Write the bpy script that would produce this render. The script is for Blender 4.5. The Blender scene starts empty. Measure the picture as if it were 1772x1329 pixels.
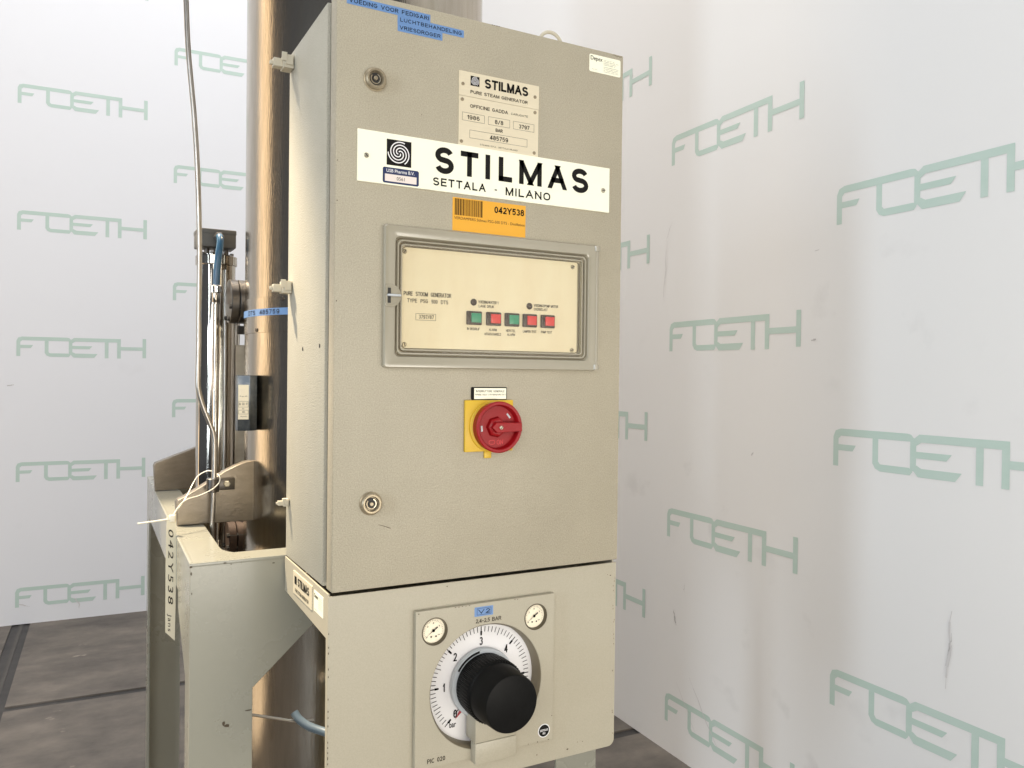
import bpy, bmesh, math, random
from mathutils import Vector, Matrix
random.seed(7)
R = math.radians
sc = bpy.context.scene
COL = sc.collection

# ------------------------------------------------------------------ camera
cam_d = bpy.data.cameras.new('camera'); cam = bpy.data.objects.new('camera', cam_d); COL.objects.link(cam)
F_PX, YAW, PITCH, ROLL = 1407.8, R(28.596), R(0.552), R(0.63)
fwd = Vector((math.sin(YAW)*math.cos(PITCH), math.cos(YAW)*math.cos(PITCH), -math.sin(PITCH)))
rgt = Vector((math.cos(YAW), -math.sin(YAW), 0)); upv = rgt.cross(fwd)
r2 = rgt*math.cos(ROLL) + upv*math.sin(ROLL); u2 = -rgt*math.sin(ROLL) + upv*math.cos(ROLL)
M = Matrix((r2, u2, -fwd)).transposed().to_4x4(); M.translation = Vector((-0.3323, -1.1403, 0.3152))
cam.matrix_world = M
cam_d.sensor_width = 36; cam_d.lens = F_PX/1772*36; cam_d.clip_start = .02; cam_d.clip_end = 100
sc.camera = cam
# ------------------------------------------------------------------ world, lamps, exposure
sc.view_settings.view_transform = 'Standard'; sc.view_settings.look = 'None'
sc.view_settings.exposure = .10; sc.view_settings.gamma = 1
w = bpy.data.worlds.new('World'); sc.world = w; w.use_nodes = True
bg = w.node_tree.nodes['Background']; bg.inputs[0].default_value = (.74, .80, .92, 1); bg.inputs[1].default_value = .13
def area(name, loc, target, sx, sy, power, col):
    d = bpy.data.lights.new(name, 'AREA'); d.shape = 'RECTANGLE'; d.size = sx; d.size_y = sy; d.energy = power; d.color = col
    o = bpy.data.objects.new(name, d); COL.objects.link(o); o.location = loc
    o.rotation_euler = (Vector(target)-Vector(loc)).to_track_quat('-Z', 'Y').to_euler()
    return o
area('roof_light', (.2, 1.2, 3.9), (.2, 1.2, 0), 5.6, 4.0, 196, (.985, .99, 1.0))
area('gate_light', (-2.45, 2.60, 1.1), (.1, .6, .9), 1.0, 3.9, 24, (1.0, .74, .45))
area('front_light', (.65, -2.7, -.25), (.25, 0, .05), 2.4, 1.1, 60, (1.0, .94, .84))
area('rear_fill_light', (-1.5, -2.5, 1.1), (1.5, -1.1, .3), 1.6, 1.8, 44, (1.0, .985, .96))  # added fill from the camera side, brightens the right wall
area('side_window_light', (-3.3, -1.0, .7), (0, .3, .2), .40, 1.8, 46, (.74, .87, 1.0))
fd = bpy.data.lights.new('floor_sunbeam', 'SPOT'); fd.energy = 5500; fd.color = (1.0, .82, .58); fd.spot_size = R(11); fd.spot_blend = .2; fd.shadow_soft_size = .05
fo = bpy.data.objects.new('floor_sunbeam', fd); COL.objects.link(fo); fo.location = (-3.4, 3.2, 3.0)
fo.rotation_euler = (Vector((-1.12, 1.80, -.95))-Vector(fo.location)).to_track_quat('-Z', 'Y').to_euler()
sd = bpy.data.lights.new('window_sunbeam', 'SPOT'); sd.energy = 1900; sd.color = (1.0, .84, .62)
sd.spot_size = R(18); sd.spot_blend = .45; sd.shadow_soft_size = .07
so = bpy.data.objects.new('window_sunbeam', sd); COL.objects.link(so); so.location = (-1.25, 2.0, 3.5)
so.rotation_euler = (Vector((-.10, .55, .30))-Vector(so.location)).to_track_quat('-Z', 'Y').to_euler()

# ------------------------------------------------------------------ materials
def srgb(r, g, b):
    f = lambda c: (c/255/12.92) if c/255 <= .04045 else ((c/255+.055)/1.055)**2.4
    return (f(r), f(g), f(b), 1)
def mat(name, col, rough=.5, metal=0, noise=None, bump=None, spec=.5, aniso=0, stretch=None, rvar=0, coat=0, fine=0):
    """noise = (scale, amount, col2); bump = (scale, strength); stretch = per-axis scale"""
    m = bpy.data.materials.new(name); m.use_nodes = True; nt = m.node_tree; N = nt.nodes; L = nt.links
    b = N['Principled BSDF']; b.inputs['Base Color'].default_value = col; b.inputs['Roughness'].default_value = rough
    b.inputs['Metallic'].default_value = metal; b.inputs['Specular IOR Level'].default_value = spec
    if coat: b.inputs['Coat Weight'].default_value = coat; b.inputs['Coat Roughness'].default_value = .15
    if aniso: b.inputs['Anisotropic'].default_value = aniso
    tc = N.new('ShaderNodeTexCoord'); mp = N.new('ShaderNodeMapping'); L.new(tc.outputs['Object'], mp.inputs[0])
    if stretch: mp.inputs['Scale'].default_value = stretch
    if noise:
        n = N.new('ShaderNodeTexNoise'); n.inputs['Scale'].default_value = noise[0]; n.inputs['Detail'].default_value = 6; n.inputs['Roughness'].default_value = .62
        L.new(mp.outputs[0], n.inputs[0])
        rp = N.new('ShaderNodeValToRGB'); rp.color_ramp.elements[0].position = .35; rp.color_ramp.elements[1].position = .68
        L.new(n.outputs[0], rp.inputs[0])
        mx = N.new('ShaderNodeMix'); mx.data_type = 'RGBA'; mx.inputs['A'].default_value = col
        c2 = noise[2]; a = noise[1]
        mx.inputs['B'].default_value = tuple(col[i]*(1-a)+c2[i]*a for i in range(3))+(1,)
        L.new(rp.outputs[0], mx.inputs['Factor']); L.new(mx.outputs['Result'], b.inputs['Base Color'])
        if fine:
            nf = N.new('ShaderNodeTexNoise'); nf.inputs['Scale'].default_value = 520; nf.inputs['Detail'].default_value = 2; L.new(mp.outputs[0], nf.inputs[0])
            rf = N.new('ShaderNodeMapRange'); rf.inputs['From Min'].default_value = .3; rf.inputs['From Max'].default_value = .7; rf.inputs['To Min'].default_value = 1-fine*1.4; rf.inputs['To Max'].default_value = 1+fine
            L.new(nf.outputs[0], rf.inputs[0]); vm = N.new('ShaderNodeVectorMath'); vm.operation = 'SCALE'; L.new(mx.outputs['Result'], vm.inputs[0]); L.new(rf.outputs[0], vm.inputs['Scale'])
            L.new(vm.outputs[0], b.inputs['Base Color'])
        if rvar:
            mr = N.new('ShaderNodeMapRange'); mr.inputs['To Min'].default_value = rough-rvar; mr.inputs['To Max'].default_value = rough+rvar
            L.new(n.outputs[0], mr.inputs[0]); L.new(mr.outputs[0], b.inputs['Roughness'])
    if bump:
        n2 = N.new('ShaderNodeTexNoise'); n2.inputs['Scale'].default_value = bump[0]; n2.inputs['Detail'].default_value = 3
        L.new(tc.outputs['Object'] if not stretch else mp.outputs[0], n2.inputs[0])
        bp = N.new('ShaderNodeBump'); bp.inputs['Strength'].default_value = bump[1]; bp.inputs['Distance'].default_value = bump[2] if len(bump) > 2 else .001
        L.new(n2.outputs[0], bp.inputs['Height']); L.new(bp.outputs[0], b.inputs['Normal'])
    return m
K = (0.012, 0.011, 0.010, 1)
M_ = {}
M_['door']   = mat('beige textured paint', (.415, .370, .275, 1), .5, noise=(4.5, .34, (.30, .268, .195)), bump=(380, .7), fine=.10)
M_['side']   = mat('beige textured paint worn', (.44, .418, .34, 1), .55, noise=(9, .3, (.36, .33, .25)), bump=(380, .9), rvar=.12, fine=.12)
M_['panel']  = mat('beige smooth paint', (.42, .382, .292, 1), .40, noise=(5, .22, (.34, .30, .21)), bump=(160, .15), fine=.04)
M_['frame']  = mat('grey green beige paint', (.30, .293, .240, 1), .28, noise=(6, .25, (.29, .28, .21)), bump=(60, .10), rvar=.06, coat=.3)
M_['groove'] = mat('door seal', srgb(120, 114, 100), .6)
M_['white']  = mat('white enamel plate', srgb(248, 246, 222), .35, noise=(4, .1, (.8, .78, .66)))
M_['cream']  = mat('brushed aluminium plate', srgb(226, 214, 186), .42, .25, noise=(30, .2, (.6, .54, .42)), stretch=(1, 1, 12))
M_['ivory']  = mat('ivory indicator plate', srgb(248, 242, 220), .45, noise=(14, .30, (.80, .66, .46)), stretch=(1.6, 1, .35))
M_['ink']    = mat('black print', K, .7, spec=.12)
M_['ink2']   = mat('faded print', srgb(62, 56, 48), .7, spec=.12)
M_['blue']   = mat('blue embossing tape', srgb(104, 140, 188), .35, noise=(60, .15, (.12, .2, .4)))
M_['navy']   = mat('navy sticker', srgb(34, 46, 86), .35)
M_['pink']   = mat('pale sticker window', srgb(228, 216, 208), .5)
M_['yellow'] = mat('yellow sticker', srgb(226, 164, 44), .45)
M_['swyel']  = mat('yellow switch plate', srgb(214, 174, 42), .45, noise=(30, .25, (.5, .36, .04)))
M_['red']    = mat('red plastic', srgb(146, 8, 16), .42, noise=(40, .2, (.25, .01, .015)), spec=.35)
M_['dred']   = mat('red button lens', srgb(216, 74, 70), .35)
M_['green']  = mat('green button lens', srgb(72, 150, 118), .35)
M_['bhouse'] = mat('dark button housing', srgb(62, 48, 40), .45)
M_['clear']  = mat('clear polycarbonate frame', srgb(156, 149, 130), .2, noise=(14, .25, (.28, .25, .17)), coat=1)
M_['screw']  = mat('screw steel', srgb(180, 172, 152), .35, .8)
M_['dark']   = mat('dark slot', (.02, .018, .015, 1), .6)
M_['lock']   = mat('lock zinc', srgb(168, 154, 128), .4, .45, noise=(90, .4, (.12, .1, .07)))
M_['steel']  = mat('brushed stainless', (.49, .435, .36, 1), .19, 1, noise=(60, .5, (.33, .28, .21)), bump=(300, .25), aniso=.0, stretch=(1, 1, .12), rvar=.07)
M_['plate']  = mat('dull stainless plate', (.31, .270, .220, 1), .38, 1, noise=(50, .45, (.20, .17, .13)), bump=(200, .3), stretch=(.6, 1, 1.3), rvar=.08)
M_['chrome'] = mat('polished stainless', (.60, .55, .48, 1), .10, 1, noise=(30, .35, (.4, .34, .27)), stretch=(3, 3, .06), bump=(16, 1.0, .006))
M_['rust']   = mat('rusty flange', (.07, .045, .033, 1), .6, .4, noise=(40, .6, (.03, .02, .015)))
M_['flange'] = mat('grey flange steel', (.13, .12, .11, 1), .35, .9, noise=(40, .4, (.12, .1, .08)))
M_['tube']   = mat('steel tube', (.50, .47, .43, 1), .3, 1, noise=(30, .4, (.3, .26, .2)))
M_['greybx'] = mat('grey plastic box', srgb(74, 74, 72), .5)
M_['clip']   = mat('grey plastic clip', srgb(196, 188, 168), .5)
M_['hose']   = mat('blue plastic hose', srgb(22, 66, 100), .22, noise=(50, .4, (.15, .3, .4)), stretch=(1, 1, .2), coat=.5)
M_['bluegy'] = mat('blue grey painted bracket', srgb(62, 70, 78), .25, .6, noise=(30, .5, (.3, .3, .28)))
M_['dial']   = mat('white dial', srgb(232, 230, 230), .5)
M_['gface']  = mat('gauge face', srgb(250, 240, 214), .45)
M_['bezel']  = mat('gauge bezel', srgb(88, 80, 66), .4, .5)
M_['rim']    = mat('dial recess wall', srgb(128, 118, 98), .5)
M_['knob']   = mat('black knob', (.006, .0058, .0055, 1), .38, spec=.07, noise=(20, .3, (.02, .02, .02)), rvar=.05)
M_['collar'] = mat('grey collar', srgb(190, 194, 196), .4)
M_['redtri'] = mat('red pointer', srgb(170, 60, 70), .5)
M_['tag']    = mat('paper tag', srgb(238, 228, 200), .6)
M_['tie']    = mat('nylon tie', srgb(240, 232, 212), .4)
M_['cable']  = mat('blue grey cable', srgb(96, 112, 124), .45)
M_['chip']   = mat('bare metal chip', srgb(78, 66, 50), .7)
M_['logo']   = mat('pale green print', (.49, .615, .545, 1), .65, noise=(2.5, .3, (.64, .70, .67)))
# transparent window pane
gm = bpy.data.materials.new('clear window'); gm.use_nodes = True; nt = gm.node_tree; nt.nodes.clear()
o_ = nt.nodes.new('ShaderNodeOutputMaterial'); mxs = nt.nodes.new('ShaderNodeMixShader'); tr = nt.nodes.new('ShaderNodeBsdfTransparent')
gl = nt.nodes.new('ShaderNodeBsdfGlossy'); tr.inputs[0].default_value = (.95, .93, .88, 1); gl.inputs['Roughness'].default_value = .08
mxs.inputs[0].default_value = .05; nt.links.new(tr.outputs[0], mxs.inputs[1]); nt.links.new(gl.outputs[0], mxs.inputs[2]); nt.links.new(mxs.outputs[0], o_.inputs[0])
M_['pane'] = gm
# wall: painted board with smudges
def wall_mat(name, col, dirt):
    m = bpy.data.materials.new(name); m.use_nodes = True; N = m.node_tree.nodes; L = m.node_tree.links; b = N['Principled BSDF']
    b.inputs['Roughness'].default_value = .62; b.inputs['Specular IOR Level'].default_value = .3
    tc = N.new('ShaderNodeTexCoord')
    def noise(scale, detail, lo, hi):
        n = N.new('ShaderNodeTexNoise'); n.inputs['Scale'].default_value = scale; n.inputs['Detail'].default_value = detail
        L.new(tc.outputs['Object'], n.inputs[0]); r = N.new('ShaderNodeMapRange'); r.inputs['From Min'].default_value = lo; r.inputs['From Max'].default_value = hi
        L.new(n.outputs[0], r.inputs[0]); return r
    a = noise(1.6, 5, .45, .75); c = noise(7, 8, .60, .72)
    mul = N.new('ShaderNodeMath'); mul.operation = 'MULTIPLY'; L.new(a.outputs[0], mul.inputs[0]); L.new(c.outputs[0], mul.inputs[1])
    sx = N.new('ShaderNodeSeparateXYZ'); L.new(tc.outputs['Object'], sx.inputs[0])
    h = N.new('ShaderNodeMapRange'); h.inputs['From Min'].default_value = 1.1; h.inputs['From Max'].default_value = -.8; h.inputs['To Max'].default_value = dirt; h.inputs['To Min'].default_value = .05
    L.new(sx.outputs['Z'], h.inputs[0]); m2 = N.new('ShaderNodeMath'); m2.operation = 'MULTIPLY'; L.new(mul.outputs[0], m2.inputs[0]); L.new(h.outputs[0], m2.inputs[1])
    mx = N.new('ShaderNodeMix'); mx.data_type = 'RGBA'; mx.inputs['A'].default_value = col; mx.inputs['B'].default_value = (.30, .29, .28, 1)
    L.new(m2.outputs[0], mx.inputs['Factor']); L.new(mx.outputs['Result'], b.inputs['Base Color'])
    return m
M_['wallb'] = wall_mat('back wall board', (.79, .79, .81, 1), .25)
M_['wallr'] = wall_mat('side wall board', (.80, .79, .775, 1), .42)
def floor_mat(name, a, c, dark):
    m = bpy.data.materials.new(name); m.use_nodes = True; N = m.node_tree.nodes; L = m.node_tree.links; b = N['Principled BSDF']
    b.inputs['Roughness'].default_value = .55
    tc = N.new('ShaderNodeTexCoord'); mp = N.new('ShaderNodeMapping'); mp.inputs['Scale'].default_value = (1, 1.4, 1); L.new(tc.outputs['Object'], mp.inputs[0])
    n = N.new('ShaderNodeTexNoise'); n.inputs['Scale'].default_value = 3.2; n.inputs['Detail'].default_value = 9; n.inputs['Roughness'].default_value = .66; L.new(mp.outputs[0], n.inputs[0])
    rp = N.new('ShaderNodeValToRGB'); e = rp.color_ramp.elements; e[0].position = .32; e[0].color = dark; e[1].position = .70; e[1].color = c
    k = rp.color_ramp.elements.new(.5); k.color = a; L.new(n.outputs[0], rp.inputs[0])
    n3 = N.new('ShaderNodeTexNoise'); n3.inputs['Scale'].default_value = 11; n3.inputs['Detail'].default_value = 4; L.new(mp.outputs[0], n3.inputs[0])
    r3 = N.new('ShaderNodeMapRange'); r3.inputs['From Min'].default_value = .70; r3.inputs['From Max'].default_value = .80; L.new(n3.outputs[0], r3.inputs[0])
    mx = N.new('ShaderNodeMix'); mx.data_type = 'RGBA'; L.new(r3.outputs[0], mx.inputs['Factor']); L.new(rp.outputs[0], mx.inputs['A']); mx.inputs['B'].default_value = tuple(v*1.7 for v in c[:3])+(1,)
    L.new(mx.outputs['Result'], b.inputs['Base Color'])
    bp = N.new('ShaderNodeBump'); bp.inputs['Strength'].default_value = .3; bp.inputs['Distance'].default_value = .004; L.new(n.outputs[0], bp.inputs['Height']); L.new(bp.outputs[0], b.inputs['Normal'])
    return m
M_['slab'] = floor_mat('worn concrete slab', (.138, .118, .098, 1), (.215, .183, .15, 1), (.074, .063, .054, 1))
M_['rail'] = mat('joint filler', (.085, .078, .070, 1), .7, noise=(20, .4, (.05, .045, .04)))
M_['joint'] = floor_mat('dark joint strip', (.042, .038, .036, 1), (.065, .058, .053, 1), (.025, .023, .022, 1))

# ------------------------------------------------------------------ helpers
def link(name, me, m, parent=None, smooth=False):
    o = bpy.data.objects.new(name, me); COL.objects.link(o)
    if m is not None and len(me.materials) == 0: me.materials.append(M_[m] if isinstance(m, str) else m)
    if parent is not None: o.parent = parent
    if smooth:
        me.polygons.foreach_set('use_smooth', [True]*len(me.polygons)); me.set_sharp_from_angle(angle=R(35)); me.update()
    return o
def thing(name, label, cat, loc=(0, 0, 0), group=None):
    o = bpy.data.objects.new(name, None); COL.objects.link(o); o.empty_display_size = .05
    o['label'] = label; o['category'] = cat
    if group: o['group'] = group
    return o
def tag(o, label, cat, group=None):
    o['label'] = label; o['category'] = cat
    if group: o['group'] = group
    return o
def bm_obj(name, bm, m, parent=None, smooth=True):
    bmesh.ops.recalc_face_normals(bm, faces=bm.faces); me = bpy.data.meshes.new(name); bm.to_mesh(me); bm.free()
    return link(name, me, m, parent, smooth)
def bm_box(bm, x0, x1, y0, y1, z0, z1):
    vs = [bm.verts.new(p) for p in ((x0, y0, z0), (x1, y0, z0), (x1, y1, z0), (x0, y1, z0), (x0, y0, z1), (x1, y0, z1), (x1, y1, z1), (x0, y1, z1))]
    for f in ((0, 3, 2, 1), (4, 5, 6, 7), (0, 1, 5, 4), (1, 2, 6, 5), (2, 3, 7, 6), (3, 0, 4, 7)): bm.faces.new([vs[i] for i in f])
def box(name, x0, x1, y0, y1, z0, z1, m, parent=None, bev=0, seg=2):
    bm = bmesh.new(); bm_box(bm, x0, x1, y0, y1, z0, z1)
    if bev: bmesh.ops.bevel(bm, geom=bm.edges[:], offset=bev, segments=seg, affect='EDGES', profile=.5)
    return bm_obj(name, bm, m, parent)
def basis(axis):
    a = Vector(axis).normalized(); t = Vector((0, 0, 1)) if abs(a.z) < .9 else Vector((1, 0, 0))
    u = a.cross(t).normalized(); v = u.cross(a)   # for axis -y: u = -x.., v = z
    return a, u, v
def lathe(name, o, axis, prof, m, parent=None, seg=40, fn=None):
    """prof = [(radius, distance along axis)]"""
    a, u, v = basis(axis); o = Vector(o); bm = bmesh.new(); rings = []
    for (r, t) in prof:
        if r < 1e-6: rings.append([bm.verts.new(o+a*t)]); continue
        ring = []
        for i in range(seg):
            an = 2*math.pi*i/seg; rr = fn(r, t, i) if fn else r
            ring.append(bm.verts.new(o+a*t+(u*math.cos(an)+v*math.sin(an))*rr))
        rings.append(ring)
    for A, B in zip(rings, rings[1:]):
        if len(A) == 1 and len(B) == 1: continue
        for i in range(seg):
            j = (i+1) % seg
            if len(A) == 1: bm.faces.new((A[0], B[i], B[j]))
            elif len(B) == 1: bm.faces.new((A[i], A[j], B[0]))
            else: bm.faces.new((A[i], A[j], B[j], B[i]))
    return bm_obj(name, bm, m, parent)
def cyl(name, p0, p1, r, m, parent=None, seg=28, bev=0):
    p0 = Vector(p0); d = Vector(p1)-p0; L = d.length; b = bev or min(r, L)*.06
    return lathe(name, p0, d, [(0, 0), (r-b, 0), (r, b), (r, L-b), (r-b, L), (0, L)], m, parent, seg)
def smooth_pts(pts, n=8):
    P = [Vector(p) for p in pts]; out = []
    for i in range(len(P)-1):
        p0 = P[max(i-1, 0)]; p1 = P[i]; p2 = P[i+1]; p3 = P[min(i+2, len(P)-1)]
        for k in range(n):
            t = k/n; out.append(.5*((2*p1)+(p2-p0)*t+(2*p0-5*p1+4*p2-p3)*t*t+(3*p1-p0-3*p2+p3)*t**3))
    out.append(P[-1]); return out
def tube(name, pts, r, m, parent=None, seg=12, n=8, flat=1.0):
    P = smooth_pts(pts, n); bm = bmesh.new(); rings = []; pu = None
    for i, p in enumerate(P):
        a = (P[min(i+1, len(P)-1)]-P[max(i-1, 0)]).normalized()
        if pu is None: _, pu, _ = basis(a)
        u = (pu-a*pu.dot(a)).normalized(); v = a.cross(u); pu = u
        rings.append([bm.verts.new(p+u*math.cos(2*math.pi*k/seg)*r+v*math.sin(2*math.pi*k/seg)*r*flat) for k in range(seg)])
    for A, B in zip(rings, rings[1:]):
        for k in range(seg): bm.faces.new((A[k], A[(k+1) % seg], B[(k+1) % seg], B[k]))
    bm.faces.new(rings[0]); bm.faces.new(rings[-1][::-1])
    return bm_obj(name, bm, m, parent)
def frame_xz(y, x=0, z=0):      # local (u,v,depth) -> world; depth runs towards -y
    return Matrix(((1, 0, 0, x), (0, 0, -1, y), (0, 1, 0, z), (0, 0, 0, 1)))
def shape(name, loops, thick, Mx, m, parent=None, bev=0):
    """flat shape with holes, from closed 2D loops, thickness going forward from the plane"""
    cu = bpy.data.curves.new(name, 'CURVE'); cu.dimensions = '2D'; cu.fill_mode = 'BOTH'
    cu.extrude = max(thick/2-bev, 0); cu.bevel_depth = bev; cu.bevel_resolution = 1
    if bev: cu.offset = -bev
    for lp in loops:
        s = cu.splines.new('POLY'); s.points.add(len(lp)-1); s.use_cyclic_u = True
        for p, (a, b) in zip(s.points, lp): p.co = (a, b, 0, 1)
    t = bpy.data.objects.new('t', cu); COL.objects.link(t); dg = bpy.context.evaluated_depsgraph_get(); dg.update()
    me = bpy.data.meshes.new_from_object(t.evaluated_get(dg)); bpy.data.objects.remove(t); bpy.data.curves.remove(cu)
    me.materials.clear(); me.transform(Matrix.Translation((0, 0, thick/2))); me.transform(Mx); me.name = name
    return link(name, me, m, parent, True)
def rrect(x0, x1, z0, z1, r, n=6, corners=(1, 1, 1, 1)):
    pts = []
    for k, (cx, cz, a0) in enumerate(((x1-r, z1-r, 0), (x0+r, z1-r, 90), (x0+r, z0+r, 180), (x1-r, z0+r, 270))):
        if corners[k]:
            for i in range(n+1):
                a = R(a0+90*i/n); pts.append((cx+r*math.cos(a), cz+r*math.sin(a)))
        else: pts.append(((x1, x0, x0, x1)[k], (z1, z1, z0, z0)[k]))
    return pts
def circ(cx, cz, r, n=48): return [(cx+r*math.cos(2*math.pi*i/n), cz+r*math.sin(2*math.pi*i/n)) for i in range(n)]
def rect(x0, x1, z0, z1): return [(x0, z0), (x1, z0), (x1, z1), (x0, z1)]
def text_mesh(s, bold=0, spacing=1.0, shear=0):
    cu = bpy.data.curves.new('t', 'FONT'); cu.body = s; cu.offset = bold; cu.space_character = spacing; cu.resolution_u = 3; cu.shear = shear
    t = bpy.data.objects.new('t', cu); COL.objects.link(t); dg = bpy.context.evaluated_depsgraph_get(); dg.update()
    me = bpy.data.meshes.new_from_object(t.evaluated_get(dg)); bpy.data.objects.remove(t); bpy.data.curves.remove(cu); me.materials.clear()
    return me
def fit(me, u0, u1, v0, v1):
    xs = [v.co.x for v in me.vertices]; ys = [v.co.y for v in me.vertices]
    a, b = min(xs), max(xs); c, d = min(ys), max(ys)
    for v in me.vertices:
        v.co.x = u0+(v.co.x-a)/(b-a)*(u1-u0); v.co.y = v0+(v.co.y-c)/(d-c)*(v1-v0); v.co.z = 0
def text(s, u0, u1, v0, v1, Mx, m='ink', parent=None, bold=0, spacing=1.0, name='lettering', shear=0):
    me = text_mesh(s, bold, spacing, shear); fit(me, u0, u1, v0, v1); me.transform(Mx); me.name = name
    return link(name, me, m, parent)
def joined(name, meshes, m, parent=None):
    bm = bmesh.new()
    for me in meshes: bm.from_mesh(me); bpy.data.meshes.remove(me)
    me = bpy.data.meshes.new(name); bm.to_mesh(me); bm.free()
    return link(name, me, m, parent)
def texts(rows, Mx, m='ink', parent=None, bold=0, name='lettering'):
    ms = []
    for r in rows:
        me = text_mesh(r[0], r[5] if len(r) > 5 else bold); fit(me, *r[1:5]); me.transform(Mx); ms.append(me)
    return joined(name, ms, m, parent)
def polys(name, lps, Mx, m, parent=None):
    bm = bmesh.new()
    for lp in lps:
        f = bm.faces.new([bm.verts.new((a, b, 0)) for a, b in lp])
    bmesh.ops.triangulate(bm, faces=bm.faces[:])
    me = bpy.data.meshes.new(name); bm.to_mesh(me); bm.free(); me.transform(Mx); return link(name, me, m, parent)
def ribbon(pts, w_):
    L_, R_ = [], []
    for i, p in enumerate(pts):
        a = pts[max(i-1, 0)]; b = pts[min(i+1, len(pts)-1)]; dx, dy = b[0]-a[0], b[1]-a[1]; l = math.hypot(dx, dy) or 1
        L_.append((p[0]-dy/l*w_/2, p[1]+dx/l*w_/2)); R_.append((p[0]+dy/l*w_/2, p[1]-dx/l*w_/2))
    return [[L_[i], L_[i+1], R_[i+1], R_[i]] for i in range(len(pts)-1)]
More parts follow.
